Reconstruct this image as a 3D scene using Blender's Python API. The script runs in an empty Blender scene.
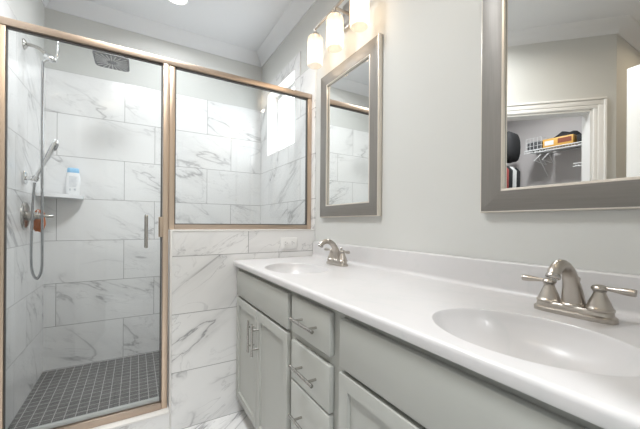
import bpy, bmesh, math, random
from mathutils import Vector, Matrix
random.seed(7)
scene = bpy.context.scene
COL = scene.collection
PI = math.pi

# ------------------------------------------------------------------ camera
F_PX = 309.0
YAW = math.atan((320 - 136.2) / F_PX)
ROLL = 0.0075
CAM_Z = 1.127
cam_d = bpy.data.cameras.new('camera')
cam_d.sensor_fit = 'HORIZONTAL'
cam_d.sensor_width = 36
cam_d.lens = 36 * F_PX / 640
cam_d.shift_y = 9.0 / 640
cam_d.clip_start = 0.01
cam = bpy.data.objects.new('camera', cam_d)
COL.objects.link(cam)
cam.matrix_world = (Matrix.Translation((0, 0, CAM_Z)) @ Matrix.Rotation(-YAW, 4, 'Z')
                    @ Matrix.Rotation(PI / 2, 4, 'X') @ Matrix.Rotation(ROLL, 4, 'Z'))
scene.camera = cam

# ------------------------------------------------------------------ world, lamps, exposure
world = bpy.data.worlds.new('world')
scene.world = world
world.use_nodes = True
world.node_tree.nodes['Background'].inputs[0].default_value = (0.93, 0.97, 1.0, 1)
world.node_tree.nodes['Background'].inputs[1].default_value = 0.9

scene.view_settings.view_transform = 'Standard'
scene.view_settings.look = 'None'
scene.view_settings.exposure = 0.95
scene.view_settings.gamma = 1.0
scene.view_settings.use_curve_mapping = False

CEIL = 2.743
CEILING_AND_FILL = [  # x, y, watts, label  (first: shower can; the rest: unseen fill lamps, added)
    (0.240, 2.435, 3.0, 'round recessed ceiling light above the shower'),
    (-0.32, 0.75, 1.5, 'added round ceiling fill light over the floor just inside the entrance'),
    (-0.02, 1.40, 9.0, 'added wide ceiling fill disc over the floor in front of the shower'),
    (-0.10, -0.95, 19.0, 'added wide ceiling fill disc in the hallway behind the open doorway'),
    (-1.45, 1.75, 9.0, 'added round ceiling fill light inside the closet'),
    (-1.6, 0.42, 2.0, 'added round ceiling fill light over the nook behind the open door'),
]
def lamp_scale(ly):   # added fills before the shower and in the hall, widened for soft shadows
    return 3.0 if ly in (1.40, -0.95) else 1.0
for (lx, ly, w, lab) in CEILING_AND_FILL:
    ld = bpy.data.lights.new('ceiling_or_fill_lamp', 'AREA')
    ld.shape = 'DISK'; ld.size = 0.125 * lamp_scale(ly); ld.energy = w
    ld.color = (1.0, 0.78, 0.52) if ly < 0.8 and ly > 0 else (0.95, 0.98, 1.0)
    ld.spread = math.radians(158)
    lo = bpy.data.objects.new('ceiling_or_fill_lamp', ld)
    lo.location = (lx, ly, CEIL - 0.012)
    COL.objects.link(lo)
SHADE_Y = [1.655, 1.435, 1.215, 0.55, 0.33, 0.11]
BULB_W = 0.10
SHADE_X, SHADE_TOP, SHADE_BOT = 0.94, 2.286, 2.097

# ------------------------------------------------------------------ materials
def new_mat(name):
    m = bpy.data.materials.new(name)
    m.use_nodes = True
    nt = m.node_tree
    return m, nt, nt.nodes['Principled BSDF']

def setp(b, **k):
    names = {'color': 'Base Color', 'rough': 'Roughness', 'metal': 'Metallic', 'spec': 'Specular IOR Level',
             'coat': 'Coat Weight', 'coat_rough': 'Coat Roughness', 'emit': 'Emission Color', 'estr': 'Emission Strength',
             'sheen': 'Sheen Weight', 'aniso': 'Anisotropic'}
    for a, v in k.items():
        i = b.inputs[names[a]]
        i.default_value = (*v, 1) if isinstance(v, tuple) else v

def N(nt, t, **k):
    n = nt.nodes.new(t)
    for a, v in k.items():
        setattr(n, a, v)
    return n

def mathn(nt, op, a, b=None, c=None, clamp=False):
    n = nt.nodes.new('ShaderNodeMath'); n.operation = op; n.use_clamp = clamp
    for i, v in enumerate((a, b, c)):
        if v is None: continue
        if isinstance(v, (int, float)): n.inputs[i].default_value = v
        else: nt.links.new(v, n.inputs[i])
    return n.outputs[0]

def mixc(nt, fac, a, b):
    n = nt.nodes.new('ShaderNodeMix'); n.data_type = 'RGBA'
    for i, v in ((0, fac), (6, a), (7, b)):
        if isinstance(v, (int, float)): n.inputs[i].default_value = v
        elif isinstance(v, tuple): n.inputs[i].default_value = (*v, 1)
        else: nt.links.new(v, n.inputs[i])
    return n.outputs[2]

def plain(name, color, rough=0.5, noise=0.03, nscale=30, bump=0.0, stretch=None, **k):
    """a paint / plastic / metal material with a faint procedural unevenness"""
    m, nt, b = new_mat(name)
    setp(b, rough=rough, **k)
    tc = N(nt, 'ShaderNodeTexCoord')
    mp = N(nt, 'ShaderNodeMapping')
    if stretch: mp.inputs['Scale'].default_value = stretch
    nt.links.new(tc.outputs['Object'], mp.inputs[0])
    nz = N(nt, 'ShaderNodeTexNoise'); nz.inputs['Scale'].default_value = nscale; nz.inputs['Detail'].default_value = 3
    nt.links.new(mp.outputs[0], nz.inputs['Vector'])
    c = mixc(nt, nz.outputs['Fac'], tuple(max(0, x * (1 - noise)) for x in color), tuple(min(1, x * (1 + noise)) for x in color))
    nt.links.new(c, b.inputs['Base Color'])
    if bump:
        bp = N(nt, 'ShaderNodeBump'); bp.inputs['Strength'].default_value = bump; bp.inputs['Distance'].default_value = 0.002
        nt.links.new(nz.outputs['Fac'], bp.inputs['Height']); nt.links.new(bp.outputs[0], b.inputs['Normal'])
    return m

def vein_layer(nt, vec, scale, width, detail=5.0, dist=0.5):
    nz = N(nt, 'ShaderNodeTexNoise'); nz.inputs['Scale'].default_value = scale
    nz.inputs['Detail'].default_value = detail; nz.inputs['Roughness'].default_value = 0.55
    nz.inputs['Distortion'].default_value = dist
    nt.links.new(vec, nz.inputs['Vector'])
    a = mathn(nt, 'ABSOLUTE', mathn(nt, 'SUBTRACT', nz.outputs['Fac'], 0.5))
    v = mathn(nt, 'SUBTRACT', 1.0, mathn(nt, 'DIVIDE', a, width), clamp=True)
    return mathn(nt, 'POWER', v, 1.5)

def marble_tile(name, axes, u0, v0, offset, w=0.626, h=0.31, base=(0.83, 0.83, 0.83), vein=(0.42, 0.42, 0.43),
                grout=(0.33, 0.33, 0.33), rough=0.16, mortar=0.0019, amount=1.0, ang=-32):
    """glossy porcelain tile with grey veins; axes picks the two object axes the tiles run along"""
    m, nt, b = new_mat(name)
    tc = N(nt, 'ShaderNodeTexCoord')
    sp = N(nt, 'ShaderNodeSeparateXYZ'); nt.links.new(tc.outputs['Object'], sp.inputs[0])
    u = mathn(nt, 'SUBTRACT', sp.outputs['XYZ'.index(axes[0])], u0)
    v = mathn(nt, 'SUBTRACT', sp.outputs['XYZ'.index(axes[1])], v0)
    cb = N(nt, 'ShaderNodeCombineXYZ'); nt.links.new(u, cb.inputs[0]); nt.links.new(v, cb.inputs[1])
    br = N(nt, 'ShaderNodeTexBrick'); br.offset = offset; br.offset_frequency = 2; br.squash = 1.0
    br.inputs['Color1'].default_value = (0, 0, 0, 1); br.inputs['Color2'].default_value = (1, 1, 1, 1)
    br.inputs['Mortar'].default_value = (0.5, 0.5, 0.5, 1)
    br.inputs['Scale'].default_value = 1.0; br.inputs['Mortar Size'].default_value = mortar
    br.inputs['Mortar Smooth'].default_value = 0.1
    br.inputs['Brick Width'].default_value = w; br.inputs['Row Height'].default_value = h
    nt.links.new(cb.outputs[0], br.inputs['Vector'])
    rnd = mathn(nt, 'MULTIPLY', br.outputs['Color'], 37.0)
    # diagonal, stretched vein coordinates
    mp = N(nt, 'ShaderNodeMapping'); mp.inputs['Rotation'].default_value = (0, 0, math.radians(ang))
    nt.links.new(cb.outputs[0], mp.inputs[0])
    s2 = N(nt, 'ShaderNodeSeparateXYZ'); nt.links.new(mp.outputs[0], s2.inputs[0])
    c2 = N(nt, 'ShaderNodeCombineXYZ')
    nt.links.new(mathn(nt, 'MULTIPLY', s2.outputs[0], 0.55), c2.inputs[0])
    nt.links.new(mathn(nt, 'MULTIPLY', s2.outputs[1], 1.5), c2.inputs[1])
    nt.links.new(rnd, c2.inputs[2])
    v1 = vein_layer(nt, c2.outputs[0], 1.7, 0.016, dist=0.8)
    v2 = vein_layer(nt, c2.outputs[0], 3.4, 0.013, dist=1.2)
    soft = vein_layer(nt, c2.outputs[0], 1.7, 0.10, dist=0.8)
    mk = N(nt, 'ShaderNodeTexNoise'); mk.inputs['Scale'].default_value = 2.7; mk.inputs['Detail'].default_value = 1
    nt.links.new(c2.outputs[0], mk.inputs['Vector'])
    mask = mathn(nt, 'MULTIPLY', mathn(nt, 'SUBTRACT', mk.outputs['Fac'], 0.35), 4.5, clamp=True)
    t = mathn(nt, 'ADD', mathn(nt, 'MULTIPLY', v1, 0.68), mathn(nt, 'MULTIPLY', v2, 0.36))
    t = mathn(nt, 'ADD', t, mathn(nt, 'MULTIPLY', soft, 0.22))
    t = mathn(nt, 'MULTIPLY', mathn(nt, 'MULTIPLY', t, mask), amount, clamp=True)
    c = mixc(nt, t, base, vein)
    c = mixc(nt, br.outputs['Fac'], c, grout)
    nt.links.new(c, b.inputs['Base Color'])
    nt.links.new(mathn(nt, 'ADD', mathn(nt, 'MULTIPLY', br.outputs['Fac'], 0.5), rough), b.inputs['Roughness'])
    bp = N(nt, 'ShaderNodeBump'); bp.inputs['Strength'].default_value = 0.25; bp.inputs['Distance'].default_value = 0.001
    bp.invert = True
    nt.links.new(br.outputs['Fac'], bp.inputs['Height']); nt.links.new(bp.outputs[0], b.inputs['Normal'])
    return m

def mosaic(name):
    m, nt, b = new_mat(name)
    tc = N(nt, 'ShaderNodeTexCoord')
    sp = N(nt, 'ShaderNodeSeparateXYZ'); nt.links.new(tc.outputs['Object'], sp.inputs[0])
    cb = N(nt, 'ShaderNodeCombineXYZ')
    nt.links.new(mathn(nt, 'ADD', sp.outputs[0], 0.565 - 0.0285 + 0.0508), cb.inputs[0])
    nt.links.new(mathn(nt, 'SUBTRACT', sp.outputs[1], 2.9), cb.inputs[1])
    br = N(nt, 'ShaderNodeTexBrick'); br.offset = 0.0; br.squash = 1.0
    br.inputs['Color1'].default_value = (0, 0, 0, 1); br.inputs['Color2'].default_value = (1, 1, 1, 1)
    br.inputs['Scale'].default_value = 1.0; br.inputs['Mortar Size'].default_value = 0.0019
    br.inputs['Mortar Smooth'].default_value = 0.1
    br.inputs['Brick Width'].default_value = 0.0508; br.inputs['Row Height'].default_value = 0.0508
    nt.links.new(cb.outputs[0], br.inputs['Vector'])
    c2 = N(nt, 'ShaderNodeCombineXYZ')
    nt.links.new(mathn(nt, 'MULTIPLY', sp.outputs[0], 5.0), c2.inputs[0])
    nt.links.new(mathn(nt, 'MULTIPLY', sp.outputs[1], 80.0), c2.inputs[1])
    nt.links.new(mathn(nt, 'MULTIPLY', br.outputs['Color'], 0.0), c2.inputs[2])
    nz = N(nt, 'ShaderNodeTexNoise'); nz.inputs['Scale'].default_value = 1.0; nz.inputs['Detail'].default_value = 3
    nt.links.new(c2.outputs[0], nz.inputs['Vector'])
    f = mathn(nt, 'MULTIPLY', mathn(nt, 'SUBTRACT', nz.outputs['Fac'], 0.3), 2.2, clamp=True)
    c = mixc(nt, f, (0.025, 0.024, 0.023), (0.125, 0.122, 0.118))
    c = mixc(nt, br.outputs['Fac'], c, (0.40, 0.39, 0.38))
    nt.links.new(c, b.inputs['Base Color'])
    setp(b, rough=0.4)
    return m

def glass_mat(name, tint):
    """thin architectural glass: clear with a Schlick mirror reflection"""
    m = bpy.data.materials.new(name); m.use_nodes = True
    nt = m.node_tree; nt.nodes.clear()
    out = N(nt, 'ShaderNodeOutputMaterial')
    ge = N(nt, 'ShaderNodeNewGeometry')
    dt = N(nt, 'ShaderNodeVectorMath', operation='DOT_PRODUCT')
    nt.links.new(ge.outputs['Normal'], dt.inputs[0]); nt.links.new(ge.outputs['Incoming'], dt.inputs[1])
    c = mathn(nt, 'ABSOLUTE', dt.outputs['Value'])
    p = mathn(nt, 'POWER', mathn(nt, 'SUBTRACT', 1.0, c, clamp=True), 5.0)
    fr = mathn(nt, 'MULTIPLY_ADD', p, 0.95, 0.045)
    tr = N(nt, 'ShaderNodeBsdfTransparent'); tr.inputs[0].default_value = (*tint, 1)
    gl = N(nt, 'ShaderNodeBsdfGlossy'); gl.inputs['Roughness'].default_value = 0.0
    mx = N(nt, 'ShaderNodeMixShader')
    nt.links.new(fr, mx.inputs[0]); nt.links.new(tr.outputs[0], mx.inputs[1]); nt.links.new(gl.outputs[0], mx.inputs[2])
    nt.links.new(mx.outputs[0], out.inputs[0])
    return m

def mirror_mat(name):
    m, nt, b = new_mat(name)
    setp(b, color=(0.90, 0.905, 0.89), metal=1.0, rough=0.0)
    return m

def brushed(name, color, rough, axis, dark=0.75, scale=260):
    st = [4.0, 4.0, 4.0]
    st['XYZ'.index(axis)] = 0.06
    return plain(name, color, rough=rough, noise=1 - dark, nscale=scale / 4, stretch=tuple(st), metal=1.0)

M = {}
M['paint'] = plain('wall_paint', (0.625, 0.63, 0.612), 0.65, 0.012, 3, metal=0.0)
M['ceiling'] = plain('ceiling_paint', (0.74, 0.75, 0.765), 0.7, 0.01, 3)
M['white_trim'] = plain('trim_paint', (0.84, 0.84, 0.83), 0.35, 0.01, 4)
M['closet_paint'] = plain('closet_wall_paint', (0.58, 0.55, 0.55), 0.7, 0.02, 3)
M['tile_back'] = marble_tile('tile_back', 'XZ', -0.497, 0.057, 0.339, ang=24)
M['tile_left'] = marble_tile('tile_left', 'YZ', 2.50, 0.057, 0.339, ang=40)
M['tile_right'] = marble_tile('tile_right', 'YZ', 2.26, 0.057, 0.339, ang=38)
M['tile_half'] = marble_tile('tile_half_wall', 'XZ', 0.585, 0.0, 0.68, h=0.3145, vein=(0.36, 0.36, 0.37), amount=1.25)
M['tile_floor'] = marble_tile('tile_floor', 'XY', 0.1, 1.83 - 0.31 * 8, 0.339, rough=0.3, vein=(0.36, 0.36, 0.37), amount=1.25)
M['tile_curb'] = marble_tile('tile_curb', 'XZ', -0.2, -0.1, 0.0, vein=(0.40, 0.38, 0.37))
M['mosaic'] = mosaic('shower_mosaic')
M['edge_trim'] = plain('tile_edge_trim', (0.78, 0.77, 0.75), 0.3, 0.01, 10)
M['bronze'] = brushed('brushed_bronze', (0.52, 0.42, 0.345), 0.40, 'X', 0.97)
M['bronze_v'] = brushed('brushed_bronze_upright_lamplit', (0.64, 0.51, 0.40), 0.38, 'Z', 0.97)  # same bronze, lightened for the lamp glow the posts reflect
M['gasket'] = plain('door_gasket', (0.10, 0.095, 0.09), 0.5)
M['sweep'] = plain('door_sweep', (0.42, 0.44, 0.44), 0.3)
M['glass'] = glass_mat('shower_glass', (0.98, 0.99, 0.99))
M['mirror'] = mirror_mat('mirror_silver')
M['frame_h'] = plain('mirror_frame_silver', (0.235, 0.222, 0.206), 0.42, 0.14, 60, stretch=(3, 0.12, 3), metal=0.35)
M['frame_v'] = plain('mirror_frame_silver_upright', (0.235, 0.222, 0.206), 0.42, 0.14, 60, stretch=(3, 3, 0.12), metal=0.35)
M['frame_edge'] = plain('mirror_frame_edge', (0.74, 0.69, 0.62), 0.3, 0.05, 20, metal=0.7)
M['cabinet'] = plain('cabinet_paint', (0.425, 0.432, 0.407), 0.42, 0.015, 5)
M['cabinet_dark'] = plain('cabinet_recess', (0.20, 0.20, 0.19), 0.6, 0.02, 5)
M['nickel'] = plain('brushed_nickel', (0.50, 0.462, 0.42), 0.32, 0.06, 40, metal=1.0)
M['steel'] = plain('brushed_steel', (0.47, 0.455, 0.43), 0.27, 0.06, 40, metal=1.0)
M['chrome'] = plain('chrome', (0.78, 0.79, 0.80), 0.10, 0.02, 20, metal=1.0)
M['hose'] = plain('chrome_hose', (0.42, 0.43, 0.45), 0.22, 0.3, 1, stretch=(1, 1, 420), metal=1.0)
M['outlet'] = plain('outlet_plastic', (0.86, 0.86, 0.85), 0.3, 0.005, 10)
M['slot'] = plain('outlet_slot', (0.12, 0.12, 0.12), 0.6)
M['shelf'] = plain('shelf_white', (0.84, 0.85, 0.86), 0.2, 0.01, 10)
M['head_grey'] = plain('shower_head_face', (0.22, 0.22, 0.23), 0.38, 0.08, 30)
M['nozzle'] = plain('shower_nozzles', (0.70, 0.70, 0.70), 0.4)
M['bottle'] = plain('bottle_plastic', (0.86, 0.87, 0.88), 0.3, 0.01, 10)
M['cap_blue'] = plain('cap_blue', (0.28, 0.55, 0.80), 0.35, 0.02, 10)
M['print_grey'] = plain('label_print', (0.55, 0.58, 0.62), 0.6)
M['orange'] = plain('orange_sponge', (0.50, 0.15, 0.055), 0.9, 0.25, 90, bump=0.8)
M['black'] = plain('black_cloth', (0.015, 0.015, 0.017), 0.8, 0.3, 40)
M['red'] = plain('red_cloth', (0.33, 0.07, 0.06), 0.85, 0.2, 40)
M['white_cloth'] = plain('white_cloth', (0.62, 0.62, 0.62), 0.85, 0.1, 40)
M['dark_grey'] = plain('dark_grey', (0.06, 0.06, 0.065), 0.6, 0.1, 20)
M['yellow'] = plain('yellow_carton', (0.60, 0.33, 0.07), 0.5, 0.05, 20)
M['brown'] = plain('brown_print', (0.20, 0.05, 0.02), 0.6, 0.2, 60)
M['wire'] = plain('white_wire', (0.80, 0.80, 0.80), 0.35, 0.01, 10)

def counter_mat():
    m, nt, b = new_mat('cultured_marble')
    tc = N(nt, 'ShaderNodeTexCoord')
    v1 = vein_layer(nt, tc.outputs['Object'], 3.0, 0.05, dist=1.2)
    mk = N(nt, 'ShaderNodeTexNoise'); mk.inputs['Scale'].default_value = 5.0
    nt.links.new(tc.outputs['Object'], mk.inputs['Vector'])
    t = mathn(nt, 'MULTIPLY', mathn(nt, 'MULTIPLY', v1, 0.20), mk.outputs['Fac'])
    nt.links.new(mixc(nt, t, (0.645, 0.635, 0.64), (0.40, 0.48, 0.47)), b.inputs['Base Color'])
    setp(b, rough=0.33, coat=0.06, coat_rough=0.12)
    return m
M['counter'] = counter_mat()

def shade_mat():
    m = bpy.data.materials.new('frosted_shade'); m.use_nodes = True
    nt = m.node_tree; nt.nodes.clear()
    out = N(nt, 'ShaderNodeOutputMaterial')
    tl = N(nt, 'ShaderNodeBsdfTranslucent'); tl.inputs[0].default_value = (0.58, 0.50, 0.41, 1)
    tr = N(nt, 'ShaderNodeBsdfTransparent'); tr.inputs[0].default_value = (1.0, 0.95, 0.88, 1)
    em = N(nt, 'ShaderNodeEmission'); em.inputs[0].default_value = (1.0, 0.84, 0.66, 1); em.inputs[1].default_value = 0.20
    nz = N(nt, 'ShaderNodeTexNoise'); nz.inputs['Scale'].default_value = 14; nz.inputs['Distortion'].default_value = 1.5
    mx = N(nt, 'ShaderNodeMixShader')
    nt.links.new(mathn(nt, 'MULTIPLY_ADD', nz.outputs['Fac'], 0.16, 0.26), mx.inputs[0])
    nt.links.new(tl.outputs[0], mx.inputs[1]); nt.links.new(tr.outputs[0], mx.inputs[2])
    ad = N(nt, 'ShaderNodeAddShader')
    nt.links.new(mx.outputs[0], ad.inputs[0]); nt.links.new(em.outputs[0], ad.inputs[1])
    nt.links.new(ad.outputs[0], out.inputs[0])
    return m
M['shade'] = shade_mat()

def emit_mat(name, color, strength):
    m, nt, b = new_mat(name)
    setp(b, color=(0.8, 0.8, 0.8), emit=color, estr=strength, rough=0.4)
    return m
M['bulb'] = emit_mat('lamp_bulb', (1.0, 0.88, 0.72), 4.5)
M['led'] = emit_mat('ceiling_or_fill_lens', (1.0, 0.97, 0.93), 6.0)
M['window_glow'] = emit_mat('frosted_daylight', (0.90, 0.96, 1.0), 2.9)

# ------------------------------------------------------------------ mesh helpers
def smooth_bm(bm, ang=0.6):
    for f in bm.faces: f.smooth = True
    for e in bm.edges:
        if len(e.link_faces) == 2 and e.calc_face_angle(0) > ang: e.smooth = False

def obj(name, bm, mat, parent=None, normals=True, mats=None):
    if normals: bmesh.ops.recalc_face_normals(bm, faces=bm.faces)
    smooth_bm(bm)
    me = bpy.data.meshes.new(name)
    bm.to_mesh(me); bm.free()
    for mm in (mats or [mat]): me.materials.append(mm)
    o = bpy.data.objects.new(name, me)
    COL.objects.link(o)
    if parent is not None:
        o.parent = parent
        o.matrix_parent_inverse = parent.matrix_basis.inverted()
    return o

def thing(name, label, cat, loc, group=None):
    o = bpy.data.objects.new(name, None)
    o.empty_display_size = 0.05
    o.location = loc
    COL.objects.link(o)
    tag(o, label, cat, group)
    return o

def tag(o, label, cat, group=None):
    o['label'] = label; o['category'] = cat
    if group: o['group'] = group
    return o

def struct(name, bm, mat, parent=None, label=None, cat=None, mats=None):
    o = obj(name, bm, mat, parent, mats=mats)
    if parent is None:
        o['kind'] = 'structure'
        if label: o['label'] = label
        if cat: o['category'] = cat
    return o

def B(): return bmesh.new()

def box(bm, lo, hi, bevel=0.0, seg=2, mi=0):
    t = bmesh.new()
    bmesh.ops.create_cube(t, size=1)
    s = [h - l for l, h in zip(lo, hi)]; c = [(h + l) / 2 for l, h in zip(lo, hi)]
    for v in t.verts: v.co = Vector((v.co.x * s[0] + c[0], v.co.y * s[1] + c[1], v.co.z * s[2] + c[2]))
    if bevel: bmesh.ops.bevel(t, geom=t.edges, offset=bevel, segments=seg, affect='EDGES', profile=0.5)
    merge(bm, t, mi)
    return bm

def merge(bm, t, mi=None, mat=None):
    vs = {}
    for v in t.verts: vs[v] = bm.verts.new(mat @ v.co if mat else v.co)
    for f in t.faces:
        try:
            nf = bm.faces.new([vs[v] for v in f.verts])
            nf.material_index = mi if mi is not None else f.material_index
        except ValueError: pass
    t.free()

def frame_of(d):
    d = d.normalized()
    a = Vector((0, 0, 1)) if abs(d.z) < 0.9 else Vector((1, 0, 0))
    x = d.cross(a).normalized()
    return x, d.cross(x).normalized()

def tube(bm, pts, rad, n=14, cap=True, flat=1.0):
    """swept tube with a radius per point; parallel-transported frame"""
    pts = [Vector(p) for p in pts]
    if isinstance(rad, (int, float)): rad = [rad] * len(pts)
    rings = []; x = None
    for i, p in enumerate(pts):
        d = (pts[min(i + 1, len(pts) - 1)] - pts[max(i - 1, 0)]).normalized()
        if x is None: x, y = frame_of(d)
        else:
            x = (x - d * x.dot(d)).normalized(); y = d.cross(x).normalized()
        rings.append([bm.verts.new(p + (x * math.cos(2 * PI * k / n) + y * math.sin(2 * PI * k / n) * flat) * rad[i]) for k in range(n)])
    for a, b in zip(rings, rings[1:]):
        for k in range(n): bm.faces.new([a[k], a[(k + 1) % n], b[(k + 1) % n], b[k]])
    if cap:
        bm.faces.new(rings[0][::-1]); bm.faces.new(rings[-1])
    return bm

def curve_pts(ctrl, n=24):
    """Catmull-Rom through control points"""
    c = [Vector(p) for p in ctrl]
    c = [c[0] * 2 - c[1]] + c + [c[-1] * 2 - c[-2]]
    out = []
    m = len(c) - 3
    for i in range(m):
        k = max(2, n // m)
        for j in range(k):
            t = j / k; p0, p1, p2, p3 = c[i:i + 4]
            out.append(0.5 * ((2 * p1) + (p2 - p0) * t + (2 * p0 - 5 * p1 + 4 * p2 - p3) * t * t + (3 * p1 - p0 - 3 * p2 + p3) * t ** 3))
    out.append(c[-2])
    return out

def lerp_list(vals, n):
    out = []
    for i in range(n):
        t = i / (n - 1) * (len(vals) - 1); k = min(int(t), len(vals) - 2)
        out.append(vals[k] + (vals[k + 1] - vals[k]) * (t - k))
    return out

def lathe(bm, prof, origin, axis=(0, 0, 1), n=28, sx=1.0, sy=1.0, cap=True, up=None):
    """prof: list of (radius, height) turned about axis through origin; sx/sy squash the circle"""
    ax = Vector(axis).normalized(); o = Vector(origin)
    x, y = frame_of(ax)
    if up is not None:
        x = Vector(up); x = (x - ax * x.dot(ax)).normalized(); y = ax.cross(x)
    rings = []
    for r, h in prof:
        if r < 1e-5: rings.append([bm.verts.new(o + ax * h)])
        else: rings.append([bm.verts.new(o + ax * h + (x * math.cos(2 * PI * k / n) * sx + y * math.sin(2 * PI * k / n) * sy) * r) for k in range(n)])
    for a, b in zip(rings, rings[1:]):
        for k in range(n):
            if len(a) == 1 and len(b) == 1: continue
            if len(a) == 1: bm.faces.new([a[0], b[(k + 1) % n], b[k]])
            elif len(b) == 1: bm.faces.new([a[k], a[(k + 1) % n], b[0]])
            else: bm.faces.new([a[k], a[(k + 1) % n], b[(k + 1) % n], b[k]])
    if cap:
        if len(rings[0]) > 1: bm.faces.new(rings[0][::-1])
        if len(rings[-1]) > 1: bm.faces.new(rings[-1])
    return bm

def prism(bm, poly, a, b, axis):
    """extrude a 2-D polygon between a and b along axis (X, Y or Z); poly holds the other two coordinates in xyz order"""
    def P(p, t):
        q = list(p); q.insert('XYZ'.index(axis), t); return Vector(q)
    r0 = [bm.verts.new(P(p, a)) for p in poly]; r1 = [bm.verts.new(P(p, b)) for p in poly]
    n = len(poly)
    for k in range(n): bm.faces.new([r0[k], r0[(k + 1) % n], r1[(k + 1) % n], r1[k]])
    bm.faces.new(r0[::-1]); bm.faces.new(r1)
    return bm

def sweep_path(bm, path, prof):
    """mitred moulding: path of (x, y) corners, prof of (offset to the left of travel, z)"""
    rings = []
    P = [Vector((p[0], p[1])) for p in path]
    for i, p in enumerate(P):
        def nrm(a, b):
            d = (b - a).normalized(); return Vector((-d.y, d.x))
        if i == 0: n = nrm(P[0], P[1])
        elif i == len(P) - 1: n = nrm(P[-2], P[-1])
        else:
            n1, n2 = nrm(P[i - 1], p), nrm(p, P[i + 1])
            n = (n1 + n2) / (1 + n1.dot(n2))
        rings.append([bm.verts.new((p.x + n.x * o, p.y + n.y * o, z)) for o, z in prof])
    m = len(prof)
    for a, b in zip(rings, rings[1:]):
        for k in range(m): bm.faces.new([a[k], a[(k + 1) % m], b[(k + 1) % m], b[k]])
    bm.faces.new(rings[0][::-1]); bm.faces.new(rings[-1])
    return bm

# ------------------------------------------------------------------ room dimensions
W = 1.052            # painted face of the vanity wall
LW = -0.565          # tiled face of the shower's left wall
BK = 2.90            # tiled face of the shower's back wall
KF = 1.83            # front of the half wall
KT = 1.087           # top of the half wall
TT = 2.227           # top of the tile
DX, DY = -1.196, 0.911     # outer corner where the diagonal wall starts
EX, EY = LW, 1.542        # where it meets the shower's left wall
S2 = math.sqrt(0.5)
SF = 0.052           # shower floor height

# ---- floors
struct('floor', box(B(), (-2.45, -2.0, -0.08), (W + 0.1, 2.98, 0.0)), M['tile_floor'])
struct('floor_shower', box(B(), (LW - 0.004, 1.95, 0.0), (W - 0.004, BK + 0.004, SF)), M['mosaic'], label='grey stone mosaic shower floor', cat='floor')
struct('ceiling', box(B(), (-2.45, -2.0, CEIL), (W + 0.25, 3.05, CEIL + 0.1)), M['ceiling'])

# ---- vanity wall with the shower window opening
WY0, WY1, WZ0, WZ1 = 2.147, 2.726, 1.742, 2.318
bm = B()
box(bm, (W, -0.12, 0), (W + 0.16, WY0, CEIL)); box(bm, (W, WY1, 0), (W + 0.16, 3.05, CEIL))
box(bm, (W, WY0, 0), (W + 0.16, WY1, WZ0)); box(bm, (W, WY0, WZ1), (W + 0.16, WY1, CEIL))
struct('wall_right', bm, M['paint'])
bm = B(); T = 0.009
RT = 2.41            # the tile steps up round the window
box(bm, (W - T, KF, 0.0), (W, WY0, TT)); box(bm, (W - T, WY0, 0.0), (W, WY1, WZ0)); box(bm, (W - T, WY1, 0.0), (W, BK + 0.01, TT))
box(bm, (W - T, 2.065, TT), (W, WY0, RT)); box(bm, (W - T, WY1, TT), (W, 2.81, RT)); box(bm, (W - T, WY0, WZ1), (W, WY1, RT))
struct('wall_right_tile', bm, M['tile_right'], label='white marble look tile on the vanity wall', cat='wall')
# window: tiled reveal, frame and frosted pane
bm = B(); D = 0.115
box(bm, (W - T, WY0, WZ0), (W + D, WY0 + 0.008, WZ1)); box(bm, (W - T, WY1 - 0.008, WZ0), (W + D, WY1, WZ1))
box(bm, (W - T, WY0, WZ0), (W + D, WY1, WZ0 + 0.008)); box(bm, (W - T, WY0, WZ1 - 0.008), (W + D, WY1, WZ1))
win = struct('window_1', bm, M['edge_trim'], label='square frosted window high in the shower wall', cat='window')
bm = B(); fw = 0.03
y0, y1, z0, z1 = WY0 + 0.008, WY1 - 0.008, WZ0 + 0.008, WZ1 - 0.008
for a, b in (((y0, z0), (y0 + fw, z1)), ((y1 - fw, z0), (y1, z1)), ((y0 + fw, z0), (y1 - fw, z0 + fw)), ((y0 + fw, z1 - fw), (y1 - fw, z1))):
    box(bm, (W + 0.085, a[0], a[1]), (W + D, b[0], b[1]), 0.003)
obj('window_frame', bm, M['white_trim'], win)
obj('pane', box(B(), (W + 0.097, y0 + fw, z0 + fw), (W + 0.103, y1 - fw, z1 - fw)), M['window_glow'], win)

# ---- shower back and left walls
struct('wall_back', box(B(), (LW - 0.12, BK + 0.008, 0), (W, BK + 0.13, CEIL)), M['paint'])
struct('wall_back_tile', box(B(), (LW, BK, 0.0), (W, BK + 0.008, TT)), M['tile_back'], label='white marble look tile on the shower back wall', cat='wall')
struct('wall_left', box(B(), (LW - 0.12, EY + 0.0, 0), (LW - 0.008, BK + 0.008, CEIL)), M['paint'])
struct('wall_left_tile', box(B(), (LW - 0.008, KF, 0.0), (LW, BK, TT)), M['tile_left'], label='white marble look tile on the shower left wall', cat='wall')

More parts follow.
